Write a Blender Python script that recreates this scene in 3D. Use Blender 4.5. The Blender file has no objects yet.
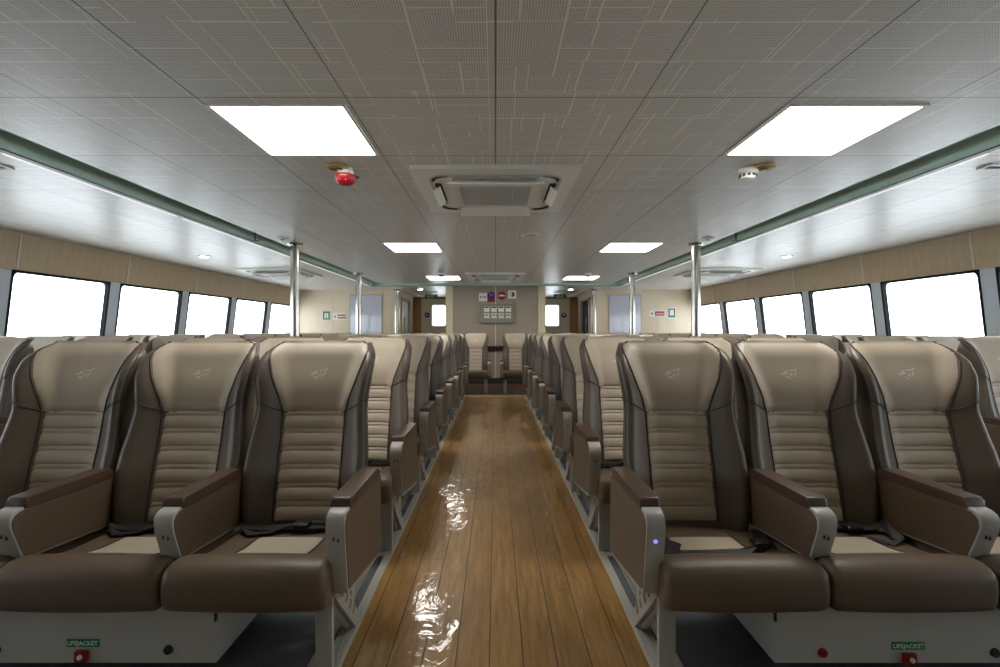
import bpy, bmesh, math, random
from mathutils import Vector, Matrix
random.seed(7)
C = bpy.context.scene.collection
scene = bpy.context.scene
PI = math.pi

# ------------------------------------------------------------------ view
vs = scene.view_settings
vs.view_transform = 'Standard'; vs.look = 'None'; vs.gamma = 1.0
vs.use_curve_mapping = False
vs.exposure = 0.42

CAM_H = 1.22
cam = bpy.data.cameras.new('camera'); co = bpy.data.objects.new('camera', cam); C.objects.link(co)
cam.sensor_width = 36; cam.lens = 18.0
cam.shift_x = 0.0045; cam.shift_y = -0.0025
cam.clip_start = 0.05
co.location = (0, 0, CAM_H); co.rotation_euler = (PI/2, 0, 0)
scene.camera = co

# ------------------------------------------------------------------ materials
def lin(c):
    return tuple(((v/255)/12.92 if v/255 <= .04045 else ((v/255+.055)/1.055)**2.4) for v in c) + (1,)

class NT:
    def __init__(s, name):
        s.m = bpy.data.materials.new(name); s.m.use_nodes = True
        s.t = s.m.node_tree; s.n = s.t.nodes
        s.b = s.n['Principled BSDF']; s.out = s.n['Material Output']
    def node(s, typ, **kw):
        n = s.n.new(typ)
        for k, v in kw.items():
            if k in n.inputs: n.inputs[k].default_value = v
            else: setattr(n, k, v)
        return n
    def link(s, a, b): s.t.links.new(a, b)
    def coords(s, scale=(1, 1, 1), rot=(0, 0, 0), loc=(0, 0, 0), kind='Object'):
        tc = s.node('ShaderNodeTexCoord'); mp = s.node('ShaderNodeMapping')
        mp.inputs['Scale'].default_value = scale; mp.inputs['Rotation'].default_value = rot
        mp.inputs['Location'].default_value = loc
        s.link(tc.outputs[kind], mp.inputs['Vector']); return mp.outputs['Vector']
    def mix(s, fac, a, b):
        n = s.node('ShaderNodeMix', data_type='RGBA')
        for v, i in ((fac, n.inputs[0]), (a, n.inputs[6]), (b, n.inputs[7])):
            if hasattr(v, 'is_output'): s.link(v, i)
            else: i.default_value = v
        return n.outputs[2]
    def math(s, op, a, b=0.0, clamp=False):
        n = s.node('ShaderNodeMath', operation=op, use_clamp=clamp)
        for v, i in ((a, n.inputs[0]), (b, n.inputs[1])):
            if hasattr(v, 'is_output'): s.link(v, i)
            else: i.default_value = v
        return n.outputs[0]
    def ramp(s, fac, stops):
        n = s.node('ShaderNodeValToRGB'); e = n.color_ramp.elements
        e[0].position, e[0].color = stops[0]; e[1].position, e[1].color = stops[-1]
        for p, c in stops[1:-1]:
            x = e.new(p); x.color = c
        s.link(fac, n.inputs['Fac']); return n.outputs['Color']
    def bump(s, h, strength=.2, dist=.002):
        n = s.node('ShaderNodeBump'); n.inputs['Strength'].default_value = strength
        n.inputs['Distance'].default_value = dist
        s.link(h, n.inputs['Height']); s.link(n.outputs['Normal'], s.b.inputs['Normal'])

def plain(name, rgb, rough=.5, metal=0.0, spec=.5, noise=0.06, coat=0.0, bump=0.0, bscale=120, srgb=True):
    t = NT(name)
    col = lin(rgb) if srgb else tuple(rgb) + (1,)
    t.b.inputs['Roughness'].default_value = rough; t.b.inputs['Metallic'].default_value = metal
    t.b.inputs['Specular IOR Level'].default_value = spec
    t.b.inputs['Coat Weight'].default_value = coat
    v = t.coords()
    nz = t.node('ShaderNodeTexNoise', Scale=9.0, Detail=4.0); t.link(v, nz.inputs['Vector'])
    lo = tuple(max(0, c*(1-noise)) for c in col[:3]) + (1,); hi = tuple(min(1, c*(1+noise)) for c in col[:3]) + (1,)
    t.link(t.mix(nz.outputs['Fac'], lo, hi), t.b.inputs['Base Color'])
    if bump:
        n2 = t.node('ShaderNodeTexNoise', Scale=float(bscale), Detail=3.0); t.link(v, n2.inputs['Vector'])
        t.bump(n2.outputs['Fac'], bump, .003)
    return t.m

def emit(name, rgb, strength):
    t = NT(name)
    e = t.node('ShaderNodeEmission'); e.inputs['Color'].default_value = tuple(rgb) + (1,); e.inputs['Strength'].default_value = strength
    t.link(e.outputs[0], t.out.inputs['Surface']); return t.m

M = {}
M['cream'] = plain('cream_leather', (178, 165, 147), .48, spec=.35, noise=.05, bump=.12, bscale=180)
M['brown'] = plain('taupe_leather', (92, 81, 70), .42, spec=.4, noise=.07, bump=.12, bscale=180)
M['seatbrown'] = plain('cushion_leather', (98, 83, 67), .45, spec=.35, noise=.07, bump=.12, bscale=160)
M['pipe'] = plain('dark_piping', (52, 44, 38), .6)
M['stitch'] = plain('pale_stitching', (204, 194, 178), .5)
M['pad'] = plain('arm_pad_leather', (72, 54, 42), .4, bump=.1)
M['black'] = plain('black_webbing', (26, 24, 24), .65)
M['buckle'] = plain('dark_buckle_metal', (60, 60, 62), .3, metal=.8)
M['palegrey'] = plain('pale_grey_powder_coat', (168, 167, 162), .42, spec=.4, noise=.03)
M['boxgrey'] = plain('light_grey_painted_steel', (180, 179, 173), .5, noise=.03)
M['alu'] = plain('brushed_aluminium', (186, 184, 172), .38, metal=.75, noise=.05)
M['strip'] = plain('pale_aluminium_edge_strip', (176, 174, 162), .45, metal=.2, noise=.05)
M['chrome'] = plain('polished_stainless', (182, 179, 172), .2, metal=1.0, noise=.02)
M['carpet'] = plain('dark_grey_vinyl', (88, 92, 98), .6, noise=.12, bump=.2, bscale=300)
M['rearfloor'] = plain('dark_brown_vinyl', (74, 60, 48), .5, noise=.12)
M['white'] = plain('white_plastic', (238, 236, 228), .4, noise=.02)
M['offwhite'] = plain('grille_off_white', (186, 184, 176), .5, noise=.03)
M['dark'] = plain('dark_gap', (40, 38, 35), .7)
M['red'] = plain('red_plastic', (158, 10, 24), .35, coat=.2)
M['darkred'] = plain('dark_red_latch', (140, 22, 24), .4)
M['blue'] = plain('blue_sign', (40, 48, 140), .5)
M['bluelamp'] = emit('blue_indicator', (.2, .2, 1), 1.2)
M['green'] = plain('green_sign', (16, 130, 84), .5)
M['signgreen'] = plain('safety_green_sign', (60, 110, 80), .5)
M['brass'] = plain('brass_ring', (170, 140, 80), .45, metal=.3)
M['gasket'] = plain('dark_rubber_gasket', (28, 30, 33), .8, spec=.2)
M['mullion'] = plain('blue_grey_paint', (206, 214, 224), .45, noise=.02)
M['creamtrim'] = plain('cream_trim', (216, 200, 165), .5)
M['palewood_trim'] = plain('pale_joint_trim', (215, 205, 188), .5)
M['greyboard'] = plain('grey_brown_board', (160, 147, 131), .45, noise=.04)
M['brownboard'] = plain('brown_board', (160, 124, 86), .5, noise=.1)
M['doorgrey'] = plain('grey_door_paint', (214, 206, 194), .45, noise=.03)
M['cove'] = plain('pale_green_cove_paint', (190, 216, 202), .3, spec=.5, noise=.05)
M['lip'] = plain('dark_cove_lip', (84, 88, 86), .4, metal=.3)
M['board'] = plain('glossy_lavender_board', (206, 206, 218), .08, spec=.8, noise=.02, coat=.6)
M['panelgrey'] = plain('control_panel_grey', (140, 133, 120), .45)
M['lamp'] = emit('ceiling_lamp_diffuser', (1, .965, .90), 14.0)
M['spot'] = emit('downlight_lens', (1, .97, .92), 30.0)
M['spot_rear'] = emit('corridor_downlight_lens', (1, .97, .92), 110.0)
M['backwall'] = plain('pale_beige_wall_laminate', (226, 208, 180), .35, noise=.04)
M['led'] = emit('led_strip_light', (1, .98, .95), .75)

def laminate():
    t = NT('brown_woodgrain_laminate')
    v = t.coords((6, 60, 6))
    nz = t.node('ShaderNodeTexNoise', Scale=4.0, Detail=6.0, Roughness=.6); t.link(v, nz.inputs['Vector'])
    t.link(t.ramp(nz.outputs['Fac'], [(.3, lin((90, 75, 60))), (.7, lin((101, 85, 69)))]), t.b.inputs['Base Color'])
    t.b.inputs['Roughness'].default_value = .45; t.b.inputs['Specular IOR Level'].default_value = .35
    return t.m
M['laminate'] = laminate()

def wood_wall():
    t = NT('pale_wood_wall_laminate')
    v = t.coords((7, 7, .5))
    nz = t.node('ShaderNodeTexNoise', Scale=5.0, Detail=5.0, Roughness=.6); t.link(v, nz.inputs['Vector'])
    t.link(t.ramp(nz.outputs['Fac'], [(.3, lin((186, 164, 132))), (.7, lin((200, 180, 149)))]), t.b.inputs['Base Color'])
    t.b.inputs['Roughness'].default_value = .35
    return t.m
M['wood'] = wood_wall()

def deck():
    t = NT('wood_plank_deck')
    PW = .1235
    tc = t.node('ShaderNodeTexCoord'); sx = t.node('ShaderNodeSeparateXYZ'); t.link(tc.outputs['Object'], sx.inputs[0])
    u = t.math('DIVIDE', t.math('ADD', sx.outputs['X'], 10*PW+.024), PW)
    fr = t.math('FRACT', u); idn = t.math('FLOOR', u)
    wn = t.node('ShaderNodeTexWhiteNoise', noise_dimensions='1D'); t.link(idn, wn.inputs['W'])
    # grain runs along the planks, shifted per plank
    cb = t.node('ShaderNodeCombineXYZ')
    t.link(t.math('MULTIPLY', sx.outputs['X'], 26.0), cb.inputs['X'])
    t.link(t.math('ADD', t.math('MULTIPLY', sx.outputs['Y'], 2.2), t.math('MULTIPLY', wn.outputs['Value'], 31.0)), cb.inputs['Y'])
    nz = t.node('ShaderNodeTexNoise', Scale=1.6, Detail=7.0, Roughness=.65); t.link(cb.outputs[0], nz.inputs['Vector'])
    base = t.ramp(nz.outputs['Fac'], [(.25, lin((128, 98, 55))), (.5, lin((164, 129, 79))), (.8, lin((192, 157, 106)))])
    tint = t.mix(wn.outputs['Value'], (.82, .78, .72, 1), (1.08, 1.04, .98, 1))
    mm = t.node('ShaderNodeMix', data_type='RGBA', blend_type='MULTIPLY'); mm.inputs[0].default_value = 1
    t.link(base, mm.inputs[6]); t.link(tint, mm.inputs[7])
    # worn blotches
    n2 = t.node('ShaderNodeTexNoise', Scale=1.3, Detail=3.0); t.link(tc.outputs['Object'], n2.inputs['Vector'])
    m2 = t.mix(t.ramp(n2.outputs['Fac'], [(.35, (0, 0, 0, 1)), (.65, (1, 1, 1, 1))]), mm.outputs[2], mm.outputs[2])
    bl = t.node('ShaderNodeMix', data_type='RGBA', blend_type='MULTIPLY'); bl.inputs[0].default_value = .35
    t.link(m2, bl.inputs[6]); t.link(t.ramp(n2.outputs['Fac'], [(.3, (.7, .66, .6, 1)), (.7, (1.1, 1.1, 1.1, 1))]), bl.inputs[7])
    seam = t.math('LESS_THAN', fr, .032)
    t.link(t.mix(seam, bl.outputs[2], lin((46, 32, 16))), t.b.inputs['Base Color'])
    t.b.inputs['Roughness'].default_value = .34
    t.b.inputs['Specular IOR Level'].default_value = .45
    t.bump(t.math('SUBTRACT', t.math('MULTIPLY', nz.outputs['Fac'], .25), seam), .25, .004)
    return t.m
M['deck'] = deck()

def two_sided(t, fz, ior):
    """thin sheet: the same reflectance from either face"""
    g = t.node('ShaderNodeNewGeometry')
    t.link(t.math('ADD', t.math('MULTIPLY', g.outputs['Backfacing'], 1/ior - ior), ior), fz.inputs['IOR'])
def film():
    t = NT('clear_protective_film')
    t.n.remove(t.b)
    v = t.coords((5, 3.2, 1))
    nz = t.node('ShaderNodeTexNoise', Scale=1.5, Detail=3.0, Roughness=.5, Distortion=1.6); t.link(v, nz.inputs['Vector'])
    bp = t.node('ShaderNodeBump'); bp.inputs['Strength'].default_value = .2; bp.inputs['Distance'].default_value = .02
    t.link(nz.outputs['Fac'], bp.inputs['Height'])
    tr = t.node('ShaderNodeBsdfTransparent'); tr.inputs['Color'].default_value = (.97, .965, .95, 1)
    gl = t.node('ShaderNodeBsdfGlossy'); gl.inputs['Roughness'].default_value = .04
    t.link(bp.outputs[0], gl.inputs['Normal'])
    fz = t.node('ShaderNodeFresnel'); two_sided(t, fz, 1.38)
    t.link(bp.outputs[0], fz.inputs['Normal'])
    mx = t.node('ShaderNodeMixShader'); t.link(fz.outputs[0], mx.inputs[0]); t.link(tr.outputs[0], mx.inputs[1]); t.link(gl.outputs[0], mx.inputs[2])
    t.link(mx.outputs[0], t.out.inputs['Surface']); return t.m
M['film'] = film()

def glass():
    t = NT('window_glass'); t.n.remove(t.b)
    tr = t.node('ShaderNodeBsdfTransparent'); tr.inputs['Color'].default_value = (.95, .97, .98, 1)
    gl = t.node('ShaderNodeBsdfGlossy'); gl.inputs['Roughness'].default_value = .02
    fz = t.node('ShaderNodeFresnel'); two_sided(t, fz, 1.45)
    mx = t.node('ShaderNodeMixShader'); t.link(fz.outputs[0], mx.inputs[0]); t.link(tr.outputs[0], mx.inputs[1]); t.link(gl.outputs[0], mx.inputs[2])
    t.link(mx.outputs[0], t.out.inputs['Surface']); return t.m
M['glass'] = glass()

PX, PY, PY0 = .66, .73, 2.205
def ceiling_mat():
    """perforated pale metal panels, printed with thin rectilinear lines, dark joints"""
    t = NT('perforated_ceiling_panels')
    tc = t.node('ShaderNodeTexCoord'); sx = t.node('ShaderNodeSeparateXYZ'); t.link(tc.outputs['Object'], sx.inputs[0])
    X, Y = sx.outputs['X'], sx.outputs['Y']
    def joint(c, period, off, w):
        f = t.math('FRACT', t.math('DIVIDE', t.math('ADD', c, off + 40*period), period))
        d = t.math('ABSOLUTE', t.math('SUBTRACT', f, .5))            # .5 at a joint
        return t.math('GREATER_THAN', d, .5 - w/period/2)
    jx = joint(X, PX, 0, .006); jy = joint(Y, PY, -PY0 % PY, .005)
    # perforation: round holes on a fine grid
    P = .0095
    fx = t.math('SUBTRACT', t.math('FRACT', t.math('DIVIDE', X, P)), .5); fy = t.math('SUBTRACT', t.math('FRACT', t.math('DIVIDE', Y, P)), .5)
    r2 = t.math('ADD', t.math('MULTIPLY', fx, fx), t.math('MULTIPLY', fy, fy))
    hole = t.math('LESS_THAN', r2, .085)
    # rectilinear lines: three brick grids, each shown only in random cells
    lines = None
    for i, (bw, rh, rot, sc) in enumerate(((.9, .62, 0, 2.6), (.8, .55, PI/2, 2.1), (1.3, .9, 0, 3.6))):
        mp = t.node('ShaderNodeMapping'); mp.inputs['Rotation'].default_value = (0, 0, rot); mp.inputs['Location'].default_value = (.137*i, .291*i, 0)
        t.link(tc.outputs['Object'], mp.inputs['Vector'])
        br = t.node('ShaderNodeTexBrick', offset=.37, squash=.6, squash_frequency=2)
        for k, v in (('Scale', sc), ('Mortar Size', 0.0085*sc/3), ('Mortar Smooth', .0), ('Brick Width', bw), ('Row Height', rh)): br.inputs[k].default_value = v
        t.link(mp.outputs[0], br.inputs['Vector'])
        vo = t.node('ShaderNodeTexVoronoi', distance='CHEBYCHEV'); vo.inputs['Scale'].default_value = 2.1 + .7*i
        t.link(mp.outputs[0], vo.inputs['Vector'])
        sp = t.node('ShaderNodeSeparateXYZ'); t.link(vo.outputs['Color'], sp.inputs[0])
        l = t.math('MULTIPLY', br.outputs['Fac'], t.math('GREATER_THAN', sp.outputs[0], .34))
        lines = l if lines is None else t.math('MAXIMUM', lines, l)
    hole = t.math('MULTIPLY', hole, t.math('SUBTRACT', 1.0, lines))
    plate, ink, holec = lin((228, 225, 218)), lin((244, 240, 230)), lin((150, 147, 140))
    c = t.mix(lines, plate, ink); c = t.mix(hole, c, holec)
    c = t.mix(t.math('MAXIMUM', jx, jy), c, lin((100, 96, 89)))
    t.link(c, t.b.inputs['Base Color'])
    t.b.inputs['Roughness'].default_value = .33
    t.b.inputs['Specular IOR Level'].default_value = .62
    t.bump(t.math('SUBTRACT', 1.0, t.math('MAXIMUM', t.math('MULTIPLY', hole, .3), jx)), .12, .004)
    return t.m
M['ceil'] = ceiling_mat()

# ------------------------------------------------------------------ mesh helpers
def box(bm, x0, x1, y0, y1, z0, z1, bev=0.0, seg=2):
    r = bmesh.ops.create_cube(bm, size=1.0)
    vsx = r['verts']
    for v in vsx:
        v.co = Vector(((x0+x1)/2 + v.co.x*(x1-x0), (y0+y1)/2 + v.co.y*(y1-y0), (z0+z1)/2 + v.co.z*(z1-z0)))
    if bev:
        es = list({e for v in vsx for e in v.link_edges})
        bmesh.ops.bevel(bm, geom=es, offset=bev, segments=seg, profile=.5, affect='EDGES')
    return bm

def cyl(bm, p0, p1, r0, r1=None, n=20, caps=True):
    p0, p1 = Vector(p0), Vector(p1); r1 = r0 if r1 is None else r1
    d = (p1-p0).normalized()
    a = d.cross(Vector((0, 0, 1)) if abs(d.z) < .9 else Vector((1, 0, 0))).normalized(); b = d.cross(a)
    A = [bm.verts.new(p0 + (a*math.cos(2*PI*i/n) + b*math.sin(2*PI*i/n))*r0) for i in range(n)]
    B = [bm.verts.new(p1 + (a*math.cos(2*PI*i/n) + b*math.sin(2*PI*i/n))*r1) for i in range(n)]
    for i in range(n):
        bm.faces.new((A[i], A[(i+1) % n], B[(i+1) % n], B[i]))
    if caps: bm.faces.new(A[::-1]); bm.faces.new(B)
    return bm

def lathe(bm, prof, cx, cy, n=28):
    """prof: (radius, z) list, revolved about the vertical at cx, cy"""
    rings = []
    for r, z in prof:
        rings.append([bm.verts.new((cx + r*math.cos(2*PI*i/n), cy + r*math.sin(2*PI*i/n), z)) for i in range(n)])
    for a, b in zip(rings, rings[1:]):
        for i in range(n):
            bm.faces.new((a[i], a[(i+1) % n], b[(i+1) % n], b[i]))
    bm.faces.new(rings[0][::-1]); bm.faces.new(rings[-1])
    return bm

def tube(bm, pts, r, n=6):
    pts = [Vector(p) for p in pts]; rings = []
    up = None
    for i, p in enumerate(pts):
        d = (pts[min(i+1, len(pts)-1)] - pts[max(i-1, 0)]).normalized()
        if up is None: up = d.orthogonal().normalized()
        a = (up - d*up.dot(d)).normalized(); b = d.cross(a); up = a
        rings.append([bm.verts.new(p + (a*math.cos(2*PI*k/n) + b*math.sin(2*PI*k/n))*r) for k in range(n)])
    for A, B in zip(rings, rings[1:]):
        for k in range(n): bm.faces.new((A[k], A[(k+1) % n], B[(k+1) % n], B[k]))
    bm.faces.new(rings[0][::-1]); bm.faces.new(rings[-1])
    return bm

def ribbon(bm, pts, w, th, wdir=(0, 1, 0)):
    pts = [Vector(p) for p in pts]; rings = []
    for i, p in enumerate(pts):
        d = (pts[min(i+1, len(pts)-1)] - pts[max(i-1, 0)]).normalized()
        W = Vector(wdir); W = (W - d*W.dot(d)).normalized(); N = d.cross(W)
        rings.append([bm.verts.new(p + W*a*w/2 + N*b*th/2) for a, b in ((-1, -1), (1, -1), (1, 1), (-1, 1))])
    for A, B in zip(rings, rings[1:]):
        for k in range(4): bm.faces.new((A[k], A[(k+1) % 4], B[(k+1) % 4], B[k]))
    bm.faces.new(rings[0][::-1]); bm.faces.new(rings[-1])
    return bm

def rounded(pts, r, n=5):
    """2-D polygon with rounded corners; r a number or one per corner"""
    out = []; N = len(pts)
    for i in range(N):
        p = Vector(pts[i]); a = Vector(pts[i-1]); b = Vector(pts[(i+1) % N])
        rr = r[i] if isinstance(r, (list, tuple)) else r
        if rr <= 0: out.append(tuple(p)); continue
        u = (a-p).normalized(); v = (b-p).normalized()
        h = math.acos(max(-1, min(1, u.dot(v))))/2
        t = min(rr/math.tan(h), (a-p).length*.49, (b-p).length*.49)
        p0, p1 = p+u*t, p+v*t
        for k in range(n+1):
            s = k/n
            q = p0*(1-s)**2 + p*2*s*(1-s) + p1*s**2
            out.append((q.x, q.y))
    return out

def prism(bm, outer, f, d0, d1, holes=()):
    """2-D outline (with holes) mapped by f(u, v, depth) and extruded between two depths"""
    bm2 = bmesh.new(); es = []
    for loop in [outer] + list(holes):
        vv = [bm2.verts.new((u, v, 0)) for u, v in loop]
        es += [bm2.edges.new((vv[i], vv[(i+1) % len(vv)])) for i in range(len(vv))]
    if holes: bmesh.ops.triangle_fill(bm2, edges=es, use_beauty=True)
    else: bm2.faces.new([v for v in bm2.verts])
    bm2.verts.index_update()
    V0 = [bm.verts.new(f(v.co.x, v.co.y, d0)) for v in bm2.verts]
    V1 = [bm.verts.new(f(v.co.x, v.co.y, d1)) for v in bm2.verts]
    for fc in bm2.faces:
        ix = [v.index for v in fc.verts]
        bm.faces.new([V0[i] for i in ix]); bm.faces.new([V1[i] for i in reversed(ix)])
    for e in bm2.edges:
        if len(e.link_faces) == 1:
            a, b = e.verts[0].index, e.verts[1].index
            bm.faces.new((V0[a], V0[b], V1[b], V1[a]))
    bm2.free()
    return bm

def mesh(name, bm, mat, smooth=False, angle=None):
    bmesh.ops.recalc_face_normals(bm, faces=bm.faces)
    me = bpy.data.meshes.new(name); bm.to_mesh(me); bm.free()
    me.materials.append(mat)
    if smooth:
        for p in me.polygons: p.use_smooth = True
        if angle is not None:
            me.set_sharp_from_angle(angle=angle)
    return me

def obj(name, bm, mat, parent=None, smooth=False, angle=None, label=None):
    me = bm if isinstance(bm, bpy.types.Mesh) else mesh(name, bm, mat, smooth, angle)
    o = bpy.data.objects.new(name, me); C.objects.link(o)
    if parent is not None: o.parent = parent
    if label: o['label'] = label
    return o

def thing(name, label, cat, loc=(0, 0, 0), rotz=0.0, group=None):
    o = bpy.data.objects.new(name, None); C.objects.link(o)
    o.location = loc; o.rotation_euler = (0, 0, rotz); o.empty_display_size = .1
    return tag(o, label, cat, group)

def tag(o, label, cat, group=None):
    o['label'] = label; o['category'] = cat
    if group: o['group'] = group
    return o

def struct(name, bm, mat, smooth=False, angle=None):
    o = obj(name, bm, mat, None, smooth, angle); o['kind'] = 'structure'; return o

def part(o, parent):
    o.parent = parent; return o

def dup(root, loc, label, rotz=None):
    r = root.copy(); C.objects.link(r); r.location = loc; r['label'] = label
    if rotz is not None: r.rotation_euler = (0, 0, rotz)
    for ch in list(root.children):
        c = ch.copy(); C.objects.link(c); c.parent = r
        for g in list(ch.children):
            d = g.copy(); C.objects.link(d); d.parent = c
    return r

def text_mesh(name, body, size, mat, depth=.001):
    cu = bpy.data.curves.new(name, 'FONT'); cu.body = body; cu.size = size; cu.extrude = depth
    cu.align_x = 'CENTER'; cu.align_y = 'CENTER'
    tmp = bpy.data.objects.new(name, cu); C.objects.link(tmp)
    dg = bpy.context.evaluated_depsgraph_get(); dg.update()
    me = bpy.data.meshes.new_from_object(tmp.evaluated_get(dg))
    bpy.data.objects.remove(tmp); me.materials.clear(); me.materials.append(mat)
    return me

def B(): return bmesh.new()

# ------------------------------------------------------------------ world
w = bpy.data.worlds.new('overcast_sky'); scene.world = w; w.use_nodes = True
bg = w.node_tree.nodes['Background']; bg.inputs[0].default_value = (.90, .955, 1.0, 1); bg.inputs[1].default_value = 4.4

# ------------------------------------------------------------------ room shell
CZ = 2.25
Y0, YB, YE = -2.0, 12.6, 15.3
def XW(z): return 5.0 + (1.86 - z)*.12
AX = .556

struct('floor', box(B(), -5.5, 5.5, Y0, YE, -.1, 0), M['carpet'])
struct('floor_rear', box(B(), -1.2, 1.2, 9.42, 11.5, 0, .008), M['rearfloor'])
struct('floor_planks', box(B(), -AX, AX, Y0, 9.42, 0, .012), M['deck'])
bm = B()
for s in (-1, 1):
    x0, x1 = sorted((s*AX, s*(AX+.042)))
    box(bm, x0, x1, Y0, 9.42, 0, .02, .003)
struct('trim_1', bm, M['strip'])
bm = B(); box(bm, -.97, .97, 11.3, 11.36, .004, .014, .003)
struct('trim_2', bm, M['red'])

def side_prism(bm, s, y0, y1, z0, z1, d0, d1):
    prism(bm, [(y0, z0), (y1, z0), (y1, z1), (y0, z1)], lambda u, v, d: (s*(XW(v)+d), u, v), d0, d1)
MUL = [5.1 + 1.5*k for k in range(-4, 6)]
WTOP, WSILL = 1.86, .84
nwin = 0
for s, side in ((-1, 'left'), (1, 'right')):
    bm = B(); side_prism(bm, s, Y0, YE, 0, WSILL, 0, .07)
    struct('wall_' + side, bm, M['wood'])
    bm = B(); side_prism(bm, s, Y0, YE, WTOP, 2.34, 0, .07)
    o = struct('wall_%s_valance' % side, bm, M['wood'])
    # pale joints in the valance
    bm = B()
    for k in range(-4, 6):
        y = 5.22 + 1.56*k
        if -1.9 < y < 12.5: side_prism(bm, s, y-.012, y+.012, WTOP+.01, 2.3, -.006, .02)
    struct('trim_joints_' + side, bm, M['palewood_trim'])
    bm = B()
    for y in MUL: side_prism(bm, s, y-.09, y+.09, WSILL, WTOP, .015, .06)
    side_prism(bm, s, Y0, MUL[0]-.09, WSILL, WTOP, .015, .06)
    side_prism(bm, s, MUL[-1]+1.35, YE, WSILL, WTOP, .015, .06)
    struct('trim_mullions_' + side, bm, M['mullion'])
    edges = [(a+.09, b-.09) for a, b in zip(MUL, MUL[1:])] + [(MUL[-1]+.09, MUL[-1]+1.35)]
    for a, b in edges:
        nwin += 1
        bm = B()
        f = lambda u, v, d: (s*(XW(v)+d), u, v)
        out = [(a-.006, WSILL-.01), (b+.006, WSILL-.01), (b+.006, WTOP+.01), (a-.006, WTOP+.01)]
        inn = rounded([(a+.02, WSILL+.02), (b-.02, WSILL+.02), (b-.02, WTOP-.025), (a+.02, WTOP-.025)], .07)
        prism(bm, out, f, .010, .062, [inn])
        fr = struct('window_%d' % nwin, bm, M['gasket'])
        bm = B()
        prism(bm, [(a+.01, WSILL+.005), (b-.01, WSILL+.005), (b-.01, WTOP-.005), (a+.01, WTOP-.005)], f, .045, .053)
        g = obj('glass', bm, M['glass'], fr)

# front wall (behind the viewer)
struct('wall_front', box(B(), -5.6, 5.6, Y0-.1, Y0, 0, 2.4), M['wood'])
# ceiling: main field, rear field and side fields
CX = 2.5; CY = 10.85; CO = .275
def cplate(bm, x0, x1, y0, y1): box(bm, x0, x1, y0, y1, CZ, CZ+.04)
bm = B()
cplate(bm, -CX, CX, Y0, CY)
cplate(bm, -5.4, 5.4, CY+CO, YE)
cplate(bm, -5.4, -CX-CO, Y0, CY+CO); cplate(bm, CX+CO, 5.4, Y0, CY+CO)
struct('ceiling', bm, M['ceil'])
struct('ceiling_slab', box(B(), -5.6, 5.6, Y0-.1, YE+.1, 2.40, 2.5), M['dark'])
# cove swept round the main field
def sweep(prof, closed=False):
    bm = B(); rows = []
    for o, z in prof:
        rows.append([bm.verts.new(p) for p in ((-CX-o, Y0, z), (-CX-o, CY+o, z), (CX+o, CY+o, z), (CX+o, Y0, z))])
    rng = range(len(rows)) if closed else range(len(rows)-1)
    for i in rng:
        a, b = rows[i], rows[(i+1) % len(rows)]
        for k in range(3): bm.faces.new((a[k], a[k+1], b[k+1], b[k]))
    if closed:
        bm.faces.new([r[0] for r in rows]); bm.faces.new([r[3] for r in rows][::-1])
    return bm
cv = [(0, 2.25), (.02, 2.252), (.045, 2.260), (.07, 2.275), (.09, 2.295), (.12, 2.308), (.17, 2.312), (.195, 2.305), (.212, 2.285), (.22, 2.225),
      (.24, 2.225), (.24, 2.36), (.0, 2.36)]
struct('trim_cove', sweep(cv, True), M['cove'], True, .6)
struct('trim_cove_lip', sweep([(.218, 2.218), (.258, 2.218), (.262, 2.222), (.276, 2.262), (.245, 2.262), (.245, 2.226), (.218, 2.226)], True), M['lip'])

# rear: bulkhead, corridors, end wall
bm = B()
for s in (-1, 1):
    x0, x1 = sorted((s*2.5, s*5.3)); box(bm, x0, x1, YB, YB+.08, 0, CZ)
    x0, x1 = sorted((s*2.5, s*2.58)); box(bm, x0, x1, YB+.08, 13.2, 0, CZ); box(bm, x0, x1, 14.5, YE, 0, CZ)
    box(bm, x0, x1, 13.2, 14.5, 2.06, CZ)
struct('wall_back', bm, M['backwall'])
bm = B()
for s in (-1, 1):
    for x in (3.25, 4.1): box(bm, s*x-.006, s*x+.006, YB-.006, YB, 0, CZ)
struct('trim_back_joints', bm, M['palewood_trim'])
struct('wall_bulkhead', box(B(), -.975, .975, 11.5, 11.6, 0, CZ), M['greyboard'])
struct('trim_bulkhead_joint', box(B(), -.012, .012, 11.488, 11.5, .1, CZ), M['palewood_trim'])
struct('baseboard_bulkhead', box(B(), -.975, .975, 11.485, 11.5, .0, .14), M['dark'])
bm = B()
for s in (-1, 1):
    x0, x1 = sorted((s*.975, s*1.14)); box(bm, x0, x1, 11.46, YE, 0, CZ, .01)
struct('trim_bulkhead_posts', bm, M['creamtrim'])

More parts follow.
